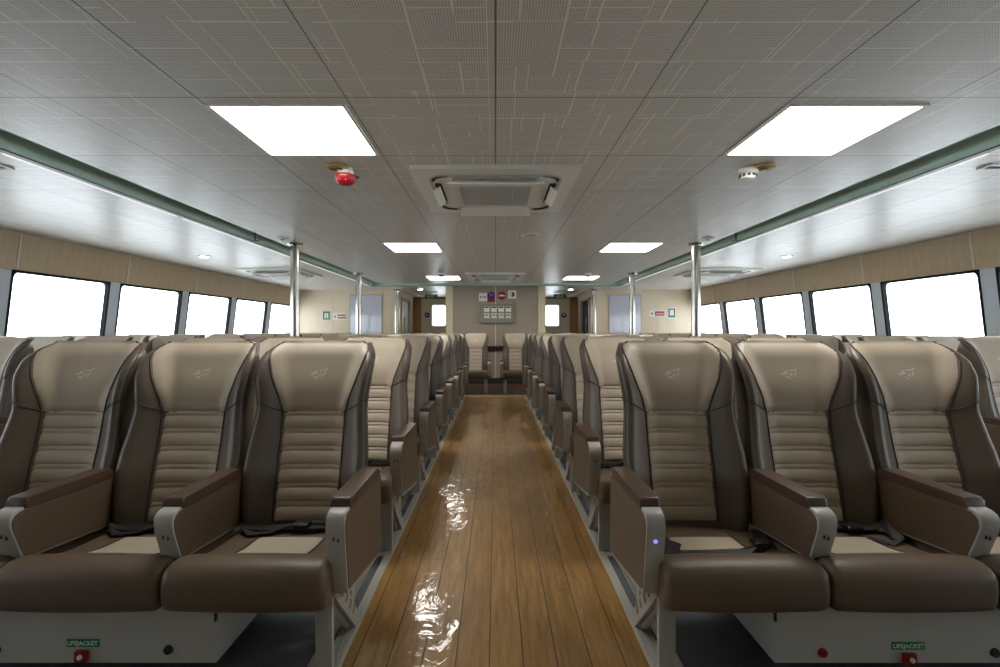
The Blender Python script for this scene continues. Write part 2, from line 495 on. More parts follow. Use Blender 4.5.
# end wall with the two corridor doors; each door leaf holds a window
fy = lambda base: (lambda u, v, d: (u, base+d, v))
bm = B()
prism(bm, [(-5.4, 0), (5.4, 0), (5.4, 2.4), (-5.4, 2.4)], fy(15.2), 0, .08,
      [[(-2.2, .01), (-1.3, .01), (-1.3, 2.12), (-2.2, 2.12)], [(1.3, .01), (2.2, .01), (2.2, 2.12), (1.3, 2.12)]])
struct('wall_end', bm, M['brownboard'])
for n, s in ((1, -1), (2, 1)):
    a, b = sorted((s*1.15, s*2.25))
    c = s*1.72
    bm = B()
    hole = rounded([(c-.2, 1.38), (c+.2, 1.38), (c+.2, 2.0), (c-.2, 2.0)], .06)
    prism(bm, [(a, 0), (b, 0), (b, 2.2), (a, 2.2)], fy(15.17), 0, .05, [hole])
    d = struct('door_%d' % n, bm, M['doorgrey'])
    bm = B(); prism(bm, rounded([(c-.23, 1.35), (c+.23, 1.35), (c+.23, 2.03), (c-.23, 2.03)], .08), fy(15.16), 0, .02, [hole]); obj('window_frame', bm, M['white'], d)
    obj('glass', box(B(), c-.22, c+.22, 15.19, 15.2, 1.36, 2.02), M['glass'], d)
    bm = B(); cyl(bm, (s*2.12, 15.17, 1.02), (s*2.12, 15.11, 1.02), .012); tube(bm, [(s*2.12, 15.11, 1.02), (s*2.06, 15.11, 1.02), (s*1.99, 15.11, 1.02)], .012); obj('handle', bm, M['chrome'], d)
    # side doorway frame and leaf in the corridor wall
    bm = B()
    for y in (13.2, 14.46): box(bm, *sorted((s*2.46, s*2.6)), y, y+.05, 0, 2.1)
    box(bm, *sorted((s*2.46, s*2.6)), 13.2, 14.51, 2.06, 2.11)
    struct('trim_doorway_%d' % n, bm, M['palegrey'])
    dl = struct('door_%d' % (n+2), box(B(), *sorted((s*2.53, s*2.57)), 13.25, 14.46, 0, 2.06), M['doorgrey'] if s < 0 else M['gasket'])
    bm = B(); box(bm, *sorted((s*2.50, s*2.53)), 13.8, 13.84, .9, 1.6, .008); obj('handle', bm, M['chrome'], dl)
    # white rail under the corridor ceiling
    bm = B(); tube(bm, [(s*2.2, 11.9, 2.235), (s*2.2, 15.1, 2.235)], .014, 8)
    tag(obj('ceiling_rail', bm, M['white'], None, True), 'white rail along the corridor ceiling %s the bulkhead' % ('left of' if s < 0 else 'right of'), 'rail', 'corridor ceiling rails')

# ------------------------------------------------------------------ the passenger seat
def lerp(tab, z):
    if z <= tab[0][0]: return tab[0][1]
    for (a, va), (b, vb) in zip(tab, tab[1:]):
        if z <= b:
            t = (z-a)/(b-a); t2 = t
            return va + (vb-va)*t2
    return tab[-1][1]
def sst(t):
    t = max(0, min(1, t)); return t*t*(3-2*t)
ZB, ZT, ZN = .385, 1.165, .856         # bottom, top and neck seam of the backrest
HW = [(.385, .252), (.55, .264), (.70, .262), (.80, .250), (.87, .243), (.92, .245), (1.0, .257), (1.07, .262), (1.10, .260), (1.12, .253), (1.135, .242), (1.15, .229), (1.165, .216)]
CW = [(.385, .136), (.856, .139), (.92, .154), (1.0, .185), (1.08, .211), (1.12, .222), (1.135, .223), (1.15, .218), (1.165, .206)]
WG = [(.385, .06), (.50, .09), (.62, .105), (.75, .095), (.87, .09), (.95, .105), (1.02, .11), (1.08, .09), (1.12, .06), (1.145, .035), (1.165, .012)]
TH = [(.385, .11), (.70, .125), (.9, .115), (1.08, .085), (1.14, .06), (1.165, .03)]
def yc(z): return .50 + (z-.385)*.29
def yf(x, z):
    """front surface"""
    t = abs(x); hw = lerp(HW, z); c = lerp(CW, z)
    y = yc(z) - .012*0 - lerp(WG, z)*sst((t - c*.62)/(hw*.93 - c*.62))
    r = .034
    u = t - (hw - r)
    if u > 0: y += r - math.sqrt(max(0, r*r - min(u, r)**2))
    if z > 1.10: y += .03*((z-1.10)/.065)**2
    y -= .022*math.exp(-((z-.965)/.10)**2)*max(0, 1-(t/hw)**2)     # soft head pillow
    return y
def yb(x, z):
    hw = lerp(HW, z); t = abs(x)/hw
    return yc(z) + lerp(TH, z) - .035*t**4 - (.01 if z > 1.13 else 0)

def backrest_mesh():
    bm = B()
    zs = [ZB + (1.08-ZB)*i/24 for i in range(25)] + [1.095, 1.11, 1.125, 1.138, 1.148, 1.156, 1.162, ZT]
    rings = []
    for z in zs:
        hw = lerp(HW, z); ring = []
        N = 30
        for i in range(N+1):
            a = -1 + 2*i/N
            x = hw*math.sin(a*PI/2)*.5 + hw*a*.5
            ring.append(bm.verts.new((x, yf(x, z), z)))
        for i in range(1, 12):
            x = hw*(1 - 2*i/12)
            ring.append(bm.verts.new((x, max(yb(x, z), yf(x, z)+.012), z)))
        rings.append(ring)
    for a, b in zip(rings, rings[1:]):
        n = len(a)
        for k in range(n): bm.faces.new((a[k], a[(k+1) % n], b[(k+1) % n], b[k]))
    bm.faces.new(rings[0][::-1]); bm.faces.new(rings[-1])
    return mesh('backrest', bm, M['brown'], True, .9)

def patch(rows, mat, name, skirt=.02):
    """a grid of points facing -Y with skirts that sink into what it lies on"""
    bm = B()
    V = [[bm.verts.new(p) for p in r] for r in rows]
    for a, b in zip(V, V[1:]):
        for k in range(len(a)-1): bm.faces.new((a[k], a[k+1], b[k+1], b[k]))
    return bm, V

def headrest_mesh():
    bm = B(); rows = []
    OFF = .009
    seq = [(ZN + (1.15-ZN)*i/20, 'f') for i in range(21)] + [(1.158, 'f'), (1.164, 'f'), (1.17, 't')] + [(1.164, 'b'), (1.15, 'b'), (1.10, 'b'), (1.03, 'b'), (.96, 'b')]
    K = 22
    for z, kind in seq:
        zz = min(z, ZT); c = lerp(CW, zz); row = []
        for i in range(K+1):
            a = -1 + 2*i/K; x = c*a
            e = min(1, (1-abs(a))/.10)                          # edges sink to the shell
            o = -.003 + (OFF+.003)*math.sqrt(max(0, 1-(1-e)**2))
            if kind == 'f':
                e2 = min(1, (z-ZN)/.02); o2 = o*math.sqrt(max(0, 1-(1-e2)**2)) + (-.003)*(1-e2)
                row.append((x, yf(x, zz) - o2, zz))
            elif kind == 't': row.append((x, (yf(x, ZT) + yb(x, ZT))/2, ZT + o))
            else: row.append((x, max(yb(x, zz), yf(x, zz)+.012) + o, zz))
        rows.append(row)
    bm2, V = patch(rows, None, '')
    return mesh('headrest_cover', bm2, M['cream'], True, 1.0)

def insert_mesh():
    rows = []; z0, z1 = .412, ZN+.004
    NR = 6; per = (z1-z0)/NR; K = 14; SUB = 19
    for j in range(NR*SUB+1):
        z = z0 + (z1-z0)*j/(NR*SUB); ph = (j % SUB)/SUB
        q = ph/.74 if ph < .74 else (ph-.74)/.26
        roll = (.009 if ph < .74 else .005)*math.sqrt(max(0, math.sin(PI*q)))
        c = lerp(CW, z)-.002; row = []
        for i in range(K+1):
            a = -1 + 2*i/K; x = c*a
            e = min(1, (1-abs(a))/.12); m = math.sqrt(max(0, 1-(1-e)**2))
            o = -.004 + (.007 + roll)*m
            row.append((x, yf(x, z) - o, z))
        rows.append(row)
    bm, V = patch(rows, None, '')
    return mesh('backrest_insert', bm, M['cream'], True, 1.2)

def piping_mesh():
    bm = B()
    for s in (-1, 1):
        zz = [.412 + (1.158-.412)*i/30 for i in range(31)]
        tube(bm, [(s*lerp(CW, z), yf(s*lerp(CW, z), z)-.003, z) for z in zz], .0028)
        # seam slanting from the neck out to the wing edge
        pts = []
        for i in range(8):
            t = i/7; z = ZN + .006 + .062*t; x = s*(.140 + (.25-.140)*t)
            pts.append((x, yf(x, z)-.002, z))
        tube(bm, pts, .0026)
        # outer edge welt
        zz = [.5 + (1.145-.5)*i/26 for i in range(27)]
        tube(bm, [(s*(lerp(HW, z)-.006), yf(s*(lerp(HW, z)-.006), z)+.001, z) for z in zz], .0022)
    tube(bm, [(-.139+.278*i/10, yf(-.139+.278*i/10, ZN)-.004, ZN) for i in range(11)], .002)
    return mesh('piping', bm, M['pipe'], True)

def emblem_mesh():
    bm = B(); zc = 1.025
    polys = [
        [(-.050, -.004), (-.030, .004), (-.018, .016), (-.010, .013), (-.006, .002), (-.014, -.005), (-.032, -.008)],
        [(-.006, .014), (.006, .019), (.030, .022), (.044, .031), (.046, .022), (.034, .014), (.012, .012)],
        [(.030, .008), (.039, .009), (.032, -.006), (.020, -.019), (.014, -.016), (.024, -.004)],
        [(.008, .004), (.017, .004), (.010, -.010), (.000, -.014), (-.002, -.009)],
        [(-.030, -.014), (-.012, -.012), (.004, -.021), (.000, -.027), (-.014, -.025), (-.022, -.020)],
    ]
    for p in polys:
        prism(bm, [(u*.88, v*.88) for u, v in p], lambda u, v, d: (u, yf(u, zc+v) - .009 - d, zc+v), -.002, .0012)
    return mesh('emblem', bm, M['stitch'])

# cushion
CH = .266
CPROF = [(.55, .36), (.54, .326), (.48, .309), (.24, .308), (.03, .308), (-.01, .313), (-.033, .329), (-.041, .353), (-.043, .385), (-.041, .418), (-.032, .441), (-.012, .456), (.015, .463),
         (.05, .463), (.08, .455), (.11, .438), (.145, .421), (.18, .411), (.25, .400), (.34, .395), (.45, .390), (.53, .386)]
CTOP = [(-.032, .441), (-.012, .456), (.015, .463), (.05, .463), (.08, .455), (.11, .438), (.145, .421), (.18, .411), (.25, .400), (.34, .395), (.45, .390), (.53, .386)]
def ctop(x, y): return lerp(CTOP, y) + .006*(1-(x/CH)**2)
def cushion_mesh():
    bm = B(); cen = Vector((.22, .385)); rings = []
    r = .032
    xs = []
    for i in range(7):
        a = i/6*PI/2; xs.append((-CH + r - r*math.cos(a), r - r*math.sin(a)))
    xs = xs + [(-CH + r + (2*CH-2*r)*i/10, 0) for i in range(1, 10)] + [(-x, d) for x, d in reversed(xs)]
    N = len(CPROF)
    nrm = []
    for i in range(N):
        t = Vector(CPROF[(i+1) % N]) - Vector(CPROF[i-1]); n = Vector((t.y, -t.x)).normalized()
        if n.dot(cen - Vector(CPROF[i])) < 0: n = -n
        nrm.append(n)
    for x, d in xs:
        puff = .006*(1-(x/CH)**2)
        ring = []
        for (y, z), n in zip(CPROF, nrm):
            q = Vector((y, z)) + n*(d*.8 - puff)
            ring.append(bm.verts.new((x, q.x, q.y)))
        rings.append(ring)
    for a, b in zip(rings, rings[1:]):
        for k in range(N): bm.faces.new((a[k], a[(k+1) % N], b[(k+1) % N], b[k]))
    bm.faces.new(rings[0]); bm.faces.new(rings[-1][::-1])
    bmesh.ops.recalc_face_normals(bm, faces=bm.faces)
    return mesh('seat_cushion', bm, M['seatbrown'], True, 1.0)
def cushion_panel_mesh():
    rows = []; y0, y1 = .145, .36
    for j in range(15):
        y = y0 + (y1-y0)*j/14; row = []
        for i in range(13):
            a = -1 + 2*i/12; x = .135*a
            edge = min(1, min((1-abs(a))/.06, j/1.0, (14-j)/1.0))
            row.append((x, y, ctop(x, y) + (.006 if edge > 0 else -.004)))
        rows.append(row)
    bm, V = patch(rows, None, '')
    return mesh('cushion_panel', bm, M['cream'], True, 1.0)
def cushion_seam_mesh():
    bm = B()
    tube(bm, [(-.245 + .49*i/16, .138, ctop(-.245+.49*i/16, .138)+.0005) for i in range(17)], .0028)
    for s in (-1, 1): tube(bm, [(s*.135, .14 + .28*i/8, ctop(.135, .14+.28*i/8)+.0005) for i in range(9)], .0025)
    return mesh('seam', bm, M['pipe'], True)

def belt_mesh(kind):
    """the straps of one seat belt, each a mesh"""
    if kind == 'rear':
        runs = [([(-.25, .47, .43), (-.20, .43, .412), (-.12, .42, .412), (-.03, .43, .414), (.02, .425, .416)], .06, .004, (0, 1, 0)),
                ([(.25, .46, .425), (.19, .44, .415), (.11, .44, .414), (.03, .415, .420), (-.02, .41, .422)], .06, .004, (0, 1, 0)),
                ([(-.235, .44, .42), (-.17, .37, .408), (-.10, .385, .410), (-.05, .42, .420), (0, .45, .424), (.08, .455, .424), (.16, .45, .42)], .034, .003, (0, 1, 0))]
    elif kind == 'front':       # laid forward over the cushion
        runs = [([(-.245, .42, .46), (-.225, .30, .455), (-.19, .20, .425), (-.155, .132, .438), (-.05, .118, .445), (.06, .12, .445), (.13, .15, .430), (.17, .22, .415), (.22, .30, .410), (.25, .40, .41)], .045, .004, (1, 1, 0)),
                ([(-.255, .34, .46), (-.235, .22, .46), (-.205, .16, .445), (-.17, .13, .440)], .075, .006, (1, 0, .3))]
    else:                       # loose tails at one side
        runs = [([(.25, .47, .43), (.20, .43, .412), (.13, .42, .412), (.08, .43, .414), (.02, .44, .418)], .06, .004, (0, 1, 0)),
                ([(.245, .44, .435), (.22, .31, .412), (.17, .28, .406), (.12, .34, .406)], .036, .003, (0, 1, 0)),
                ([(-.25, .47, .43), (-.20, .44, .415), (-.16, .43, .414), (-.12, .44, .412)], .06, .004, (0, 1, 0))]
    return [mesh('strap', ribbon(B(), *r), M['black']) for r in runs]
def buckle_mesh(kind):
    bm = B()
    x, y, z = {'rear': (.02, .412, .430), 'front': (.19, .26, .418), 'side': (.10, .40, .422)}[kind]
    box(bm, x-.032, x+.032, y-.024, y+.024, z-.006, z+.010, .005)
    box(bm, x-.024, x+.018, y-.018, y+.018, z+.009, z+.013, .002)
    return mesh('buckle', bm, M['buckle'])

# armrests: side view outlines in (y, z)
def arm_meshes(aisle):
    if aisle:
        out = [(.0, .623), (.53, .613), (.53, .262), (.05, .335)]; W = .031
        rr = [.05, .02, .015, .02]
        inn = [(.0095, .6135), (.5205, .6035), (.5205, .275), (.0585, .3475)]
    else:
        out = [(.0, .623), (.495, .614), (.475, .408), (.068, .442)]; W = .031
        rr = [.05, .02, .02, .02]
        inn = [(.0095, .6135), (.4875, .6055), (.468, .415), (.0755, .4475)]
    f = lambda u, v, d: (d, u, v)
    bm = prism(B(), rounded(out, rr), f, -W, W)
    es = [e for e in bm.edges if abs(abs(e.verts[0].co.x)-W) < 1e-4 and abs(e.verts[0].co.x-e.verts[1].co.x) < 1e-5 and len(e.link_faces) == 2 and any(abs(fc.normal.x) < .5 for fc in e.link_faces)]
    bmesh.ops.bevel(bm, geom=es, offset=.004, segments=2, profile=.5, affect='EDGES')
    body = mesh('armrest', bm, M['palegrey'], True, .7)
    pan = []
    for s in (-1, 1):
        bm = prism(B(), rounded(inn, [.05, .015, .012, .015]), f, *sorted((s*(W-.004), s*(W+.0025))))
        pan.append(mesh('side_panel', bm, M['laminate'], True, .5))
    re = .50 if aisle else .475
    bm = B(); prism(bm, rounded([(.07, .615), (.08, .650), (re-.012, .648), (re, .606)], [.0, .012, .02, 0]), f, -W-.004, W+.004)
    es = [e for e in bm.edges if len(e.link_faces) == 2 and abs(e.verts[0].co.x-e.verts[1].co.x) < 1e-5 and e.verts[0].co.z > .63]
    bmesh.ops.bevel(bm, geom=es, offset=.009, segments=3, profile=.5, affect='EDGES')
    pad = mesh('arm_pad', bm, M['pad'], True, .7)
    def front(z): return (.623-z)*(.05/.288 if aisle else .068/.187)
    bm = B()
    for x, z in ((-.006, .535), (.009, .53)):
        y = front(z); box(bm, x-.0026, x+.0026, y-.002, y+.01, z-.007, z+.007, .001)
    btn = mesh('recline_button', bm, M['dark'])
    bm = B(); z = .527; y = front(z); cyl(bm, (0, y-.002, z), (0, y+.01, z), .007, n=16); led = mesh('indicator_lamp', bm, M['bluelamp'])
    return dict(body=body, pan=pan, pad=pad, btn=btn, led=led)

ARM = {True: arm_meshes(True), False: arm_meshes(False)}
SM = dict(back=backrest_mesh(), head=headrest_mesh(), ins=insert_mesh(), pipe=piping_mesh(), emb=emblem_mesh(), cush=cushion_mesh(), cpan=cushion_panel_mesh(), seam=cushion_seam_mesh())
BELT = {k: (belt_mesh(k), buckle_mesh(k)) for k in ('rear', 'front', 'side')}
SP = .538
def make_seat(label, loc, arms, belt='rear', lamp=False):
    """arms: list of (side, aisle?)"""
    t = thing('passenger_seat', label, 'seat', loc, 0, 'passenger seats in rows')
    b = obj('backrest', SM['back'], None, t)
    obj('headrest_cover', SM['head'], None, b); obj('backrest_insert', SM['ins'], None, b); obj('piping', SM['pipe'], None, b); obj('emblem', SM['emb'], None, b)
    c = obj('seat_cushion', SM['cush'], None, t); obj('cushion_panel', SM['cpan'], None, c); obj('seam', SM['seam'], None, c)
    s = obj('seat_belt', BELT[belt][0][0], None, t)
    for m in BELT[belt][0][1:]: obj('strap', m, None, s)
    obj('buckle', BELT[belt][1], None, s)
    for side, aisle in arms:
        A = ARM[aisle]
        a = obj('armrest', A['body'], None, t); a.location = (side*(SP/2 + (.014 if aisle and side*loc[0] < 0 else .020)), 0, 0)
        for m in A['pan']: obj('side_panel', m, None, a)
        obj('arm_pad', A['pad'], None, a)
        if lamp and aisle: obj('indicator_lamp', A['led'], None, a, label='blue lit indicator')
        else: obj('recline_button', A['btn'], None, a)
    return t

# seat frame under a run of three seats
def frame_meshes():
    # local origin: inner (aisle) end of the run at x = 0, run extends to +x; mirrored by a second mesh set
    out = {}
    for s in (-1, 1):
        d = {}
        for key, yy, zz in (('front_beam', .13, .282), ('rear_beam', .40, .282)):
            d[key] = mesh('beam', box(B(), *sorted((s*.03, s*1.58)), yy-.02, yy+.02, zz-.016, zz+.016, .004), M['palegrey'])
        for key, xx in (('leg_inner', .060), ('leg_outer', 1.55)):
            bm = B()
            box(bm, s*xx-.026, s*xx+.026, .105, .155, .01, .29, .005)
            box(bm, s*xx-.022, s*xx+.022, .385, .425, .01, .29, .005)
            box(bm, s*xx-.026, s*xx+.026, .06, .50, 0, .014, .003)
            tube(bm, [(s*xx, .14, .27), (s*xx, .39, .03)], .014, 8)
            d[key] = mesh('leg', bm, M['palegrey'])
            # slotted bracket carrying the armrest
            bx = s*(xx - .030) if key == 'leg_inner' else s*(xx + .030)
            bm = B()
            f = lambda u, v, q: (bx+q, u, v)
            out_ = [(.09, .35), (.20, .33), (.47, .02), (.40, .02), (.13, .28)]
            holes = []
            for k in range(4):
                t0 = .18 + .19*k
                cx, cz = .175 + (.43-.175)*t0, .30 + (.045-.30)*t0
                holes.append(rounded([(cx-.022, cz-.002), (cx-.004, cz-.020), (cx+.022, cz+.002), (cx+.004, cz+.022)], .008, 3))
            prism(bm, out_, f, -.006, .006, holes)
            box(bm, bx-.008, bx+.008, .09, .115, .02, .35)
            box(bm, bx-.009, bx+.009, .08, .50, .0, .022, .003)
            d[key+'_bracket'] = mesh('bracket', bm, M['palegrey'])
        out[s] = d
    return out
FM = frame_meshes()
def make_frame(label, loc, s):
    t = thing('seat_frame', label, 'seat frame', loc, 0, 'steel frames under the seat rows')
    d = FM[s]
    obj('beam', d['front_beam'], None, t); obj('beam', d['rear_beam'], None, t)
    for k in ('leg_inner', 'leg_outer'):
        l = obj('leg', d[k], None, t); obj('bracket', d[k+'_bracket'], None, l)
    return t

ORD = ['first', 'second', 'third', 'fourth', 'fifth', 'sixth', 'seventh', 'eighth', 'ninth', 'tenth', 'eleventh']
FRONT = 1.63; PITCH = 1.0
protos = {}
def seat_at(key, label, loc, **kw):
    if key in protos: return dup(protos[key], loc, label)
    protos[key] = make_seat(label, loc, **kw); return protos[key]
POSN = ['aisle', 'middle', 'outer']
def run(s, x_in, y, row, block):
    side = 'left' if s < 0 else 'right'
    for i in range(3):
        x = s*(x_in + SP*(i+.5)); arms = []
        if i == 0: arms.append((-s, True))
        arms.append((s, i == 2))
        if block == 'centre':
            if row == 0:
                lab = {('left', 0): 'cream and brown seat nearest the wooden aisle in the front row on the left',
                       ('left', 1): 'middle front-row seat left of the aisle, above the lifejacket sign with black plugs',
                       ('left', 2): 'outer front-row seat left of the aisle, third from the wooden deck',
                       ('right', 0): 'front-row seat beside the aisle with a blue lamp on its armrest',
                       ('right', 1): 'middle front-row seat right of the aisle, above the red round plug',
                       ('right', 2): 'outer front-row seat right of the aisle, above the lifejacket sign'}[(side, i)]
            elif row == 8:
                lab = 'seat set in front of the grey bulkhead, %s of three %s of the aisle' % (['innermost', 'middle', 'outermost'][i], side)
            else:
                lab = '%s seat %s row back, in the rows %s of the wooden aisle' % (['aisle', 'middle', 'outer'][i], ORD[row], side)
        else:
            lab = '%s seat %s row back, in the block under the %s windows' % (['inner', 'middle', 'window'][i], ORD[row], side)
        belt = 'rear'
        if block == 'centre' and row == 0 and s > 0: belt = 'front' if i == 0 else 'side'
        lamp = block == 'centre' and row == 0 and s > 0 and i == 0
        seat_at((s, i, belt, lamp), lab, (x, y, 0), arms=arms, belt=belt, lamp=lamp)
    make_key = ('frame', s)
    flab = 'pale grey steel frame under the %s row, %s %s' % ('front' if row == 0 else ORD[row], {'centre': 'beside the aisle,', 'window': 'below the windows,'}[block], side + ' side')
    loc = (s*x_in, y, 0)
    if make_key in protos: dup(protos[make_key], loc, flab)
    else: protos[make_key] = make_frame(flab, loc, s)

for s in (-1, 1):
    for r in range(8): run(s, .541, FRONT + PITCH*r, r, 'centre')
    run(s, .135, 9.60, 8, 'centre')
    for r in range(9): run(s, 3.29, FRONT + 1.22 + PITCH*r, r, 'window')
    # seat tracks let into the floor under the frames
    bm = B()
    for x in (.66, 2.08):
        box(bm, s*x-.02, s*x+.02, Y0, 9.42, 0, .010, .002)
    struct('trim_seat_track_%s' % ('left' if s < 0 else 'right'), bm, M['alu'])

# lifejacket boxes under the front row
for s in (-1, 1):
    side = 'left' if s < 0 else 'right'
    t = thing('lifejacket_box', 'pale grey steel lifejacket box under the front seats, with %s' % ('two black plugs' if s < 0 else 'one red plug'), 'box', (s*.966, FRONT+.10, 0), 0, 'lifejacket boxes under the front row')
    bm = B()
    f = lambda u, v, d: (s*d, u, v)
    prism(bm, [(0, .072), (0, .262), (.46, .262), (.46, .072)], f, 0, 1.06)
    obj('box_body', bm, M['boxgrey'], t)
    bm = B(); box(bm, *sorted((s*.0, s*.006)), -.003, .01, .215, .260); obj('seam', bm, M['dark'], t)
    bm = B(); cyl(bm, (s*-.0015, .045, .248), (s*.004, .045, .248), .006, n=10); obj('bolt', bm, M['buckle'], t)
    sx = .46; sz = .142 if s < 0 else .132
    o = obj('sign_plate', box(B(), s*sx-.056, s*sx+.056, -.004, .001, sz-.013, sz+.013), M['green'], t)
    me = text_mesh('lettering', 'LIFEJACKET', .0212, M['white'])
    me.transform(Matrix.Rotation(PI/2, 4, 'X')); me.transform(Matrix.Translation((s*sx, -.0045, sz)))
    obj('lettering', me, None, o)
    bm = B(); box(bm, s*sx-.022, s*sx+.022, -.016, .0, sz-.062, sz-.022, .004); l = obj('latch', bm, M['darkred'], t)
    bm = B(); cyl(bm, (s*sx+.002, -.022, sz-.04), (s*sx+.002, -.014, sz-.04), .008, n=14); obj('latch_button', bm, M['white'], l)
    for px, mt in (((.165, 'dark'), (.76, 'dark')) if s < 0 else ((.165, 'red'), (.76, 'dark'))):
        pz = .118 if s < 0 else .108
        bm = B(); lath = cyl(bm, (s*px, .002, pz), (s*px, -.008, pz), .017, .014, n=20)
        obj('plug', bm, M[mt], t, True, .6, label='red round plug' if mt == 'red' else 'black round plug')

# ------------------------------------------------------------------ poles
for s in (-1, 1):
    side = 'left' if s < 0 else 'right'
    for i, (px, py) in enumerate(((2.345, 5.85), (2.43, 8.88), (2.44, 12.35))):
        lab = 'polished steel pole %s, %s of the cabin' % (('standing nearest the camera', 'standing before the pale noticeboard', 'standing at the corridor mouth')[i], side + ' side')
        t = thing('support_pole', lab, 'pole', (s*px, py, 0), 0, 'polished support poles')
        obj('tube', cyl(B(), (0, 0, 0), (0, 0, CZ), .05, n=32), M['chrome'], t, True, .6)
        obj('flange', lathe(B(), [(.05, CZ-.03), (.075, CZ-.028), (.085, CZ-.012), (.085, CZ)], 0, 0), M['chrome'], t, True, .5)
        obj('flange', lathe(B(), [(.09, 0), (.09, .012), (.075, .02), (.05, .022)], 0, 0), M['chrome'], t, True, .5)

# ------------------------------------------------------------------ ceiling fittings
for s, x0 in ((-1, -1.305), (1, 1.345)):
    for i, y in enumerate((2.28, 5.84, 9.36)):
        lab = 'square lit ceiling panel, %s row from the camera, %s of the centre air conditioner' % (ORD[i], 'left' if s < 0 else 'right')
        t = thing('ceiling_light', lab, 'light', (x0+.305, y+.315, CZ), 0, 'square ceiling light panels')
        bm = B(); o_ = [(-.318, -.328), (.318, -.328), (.318, .328), (-.318, .328)]; h_ = [(-.302, -.312), (.302, -.312), (.302, .312), (-.302, .312)]
        prism(bm, o_, lambda u, v, d: (u, v, d), -.007, 0, [h_]); obj('frame', bm, M['white'], t)
        obj('diffuser', box(B(), -.303, .303, -.313, .313, -.005, -.001), M['lamp'], t)

def cassette(label, x, y, big=True):
    t = thing('air_conditioner', label, 'air conditioner', (x, y, CZ), 0, 'ceiling cassette air conditioners')
    a, b = .535, .57
    fz = lambda u, v, d: (u, v, d)
    slots = []
    for (cx, cy, w, h) in ((0, -.405, .30, .028), (0, .405, .30, .028), (-.395, 0, .028, .27), (.395, 0, .028, .27)):
        slots.append(rounded([(cx-w, cy-h), (cx+w, cy-h), (cx+w, cy+h), (cx-w, cy+h)], .02, 3))
    bm = prism(B(), rounded([(-a, -b), (a, -b), (a, b), (-a, b)], .02, 4), fz, -.028, -.001, slots)
    p = obj('face_plate', bm, M['white'], t)
    obj('duct_recess', box(B(), -.46, .46, -.47, .47, -.006, -.002), M['dark'], p)
    # raised rounded ring and corner slits
    bm = prism(B(), rounded([(-.44, -.455), (.44, -.455), (.44, .455), (-.44, .455)], .12, 8), fz, -.036, -.027,
               [rounded([(-.427, -.442), (.427, -.442), (.427, .442), (-.427, .442)], .11, 8)])
    obj('ring', bm, M['offwhite'], t)
    for sx in (-1, 1):
        for sy in (-1, 1):
            bm = B(); pts = []
            for k in range(9):
                an = k/8*PI/2
                pts.append((sx*(.31+.105*math.cos(an)), sy*(.33+.105*math.sin(an)), -.0285))
            tube(bm, pts, .011, 6); obj('corner_slot', bm, M['dark'], p)
    # tilted outlet flaps
    for (cx, cy, ang, L, along) in ((0, -.415, 1, .285, 'x'), (0, .415, -1, .285, 'x'), (-.405, 0, 1, .22, 'y'), (.405, 0, -1, .22, 'y')):
        bm = B()
        for k in range(1):
            w_ = .034 if along == 'x' else .024
            if along == 'x':
                q = [(-w_, -.026 - .024*(1 if ang > 0 else 0)*0), (w_, 0)]
                prism(bm, rounded([(-L, -w_), (L, -w_), (L*.97, w_), (-L*.97, w_)], .015, 3), lambda u, v, d: (cx+u, cy+ang*v, -.034 - (w_-v)*.7 + d), -.004, .004)
            else:
                prism(bm, rounded([(-L, -w_), (L, -w_), (L*.97, w_), (-L*.97, w_)], .015, 3), lambda u, v, d: (cx+ang*v, cy+u, -.034 - (w_-v)*.7 + d), -.004, .004)
        obj('outlet_flap', bm, M['white'], t)
    # intake grille
    bm = prism(B(), rounded([(-.33, -.32), (.33, -.32), (.33, .32), (-.33, .32)], .03, 4), fz, -.045, -.026)
    g = obj('intake_panel', bm, M['white'], t)
    bm = B()
    for k in range(22): box(bm, -.245, .245, -.24 + .0225*k, -.24 + .0225*k + .012, -.049, -.044)
    for k in range(5): box(bm, -.245 + .1205*k, -.237 + .1205*k, -.24, .245, -.051, -.044)
    obj('intake_grille', bm, M['offwhite'], g)
    return t
cassette('large white cassette air conditioner on the ceiling between the two nearest lights', 0, 3.66)
cassette('white cassette air conditioner between the farthest ceiling lights, before the bulkhead', 0, 9.35)
cassette('white cassette air conditioner over the window seats, left side', -3.75, 8.75)
cassette('white cassette air conditioner over the window seats, right side', 3.85, 8.75)

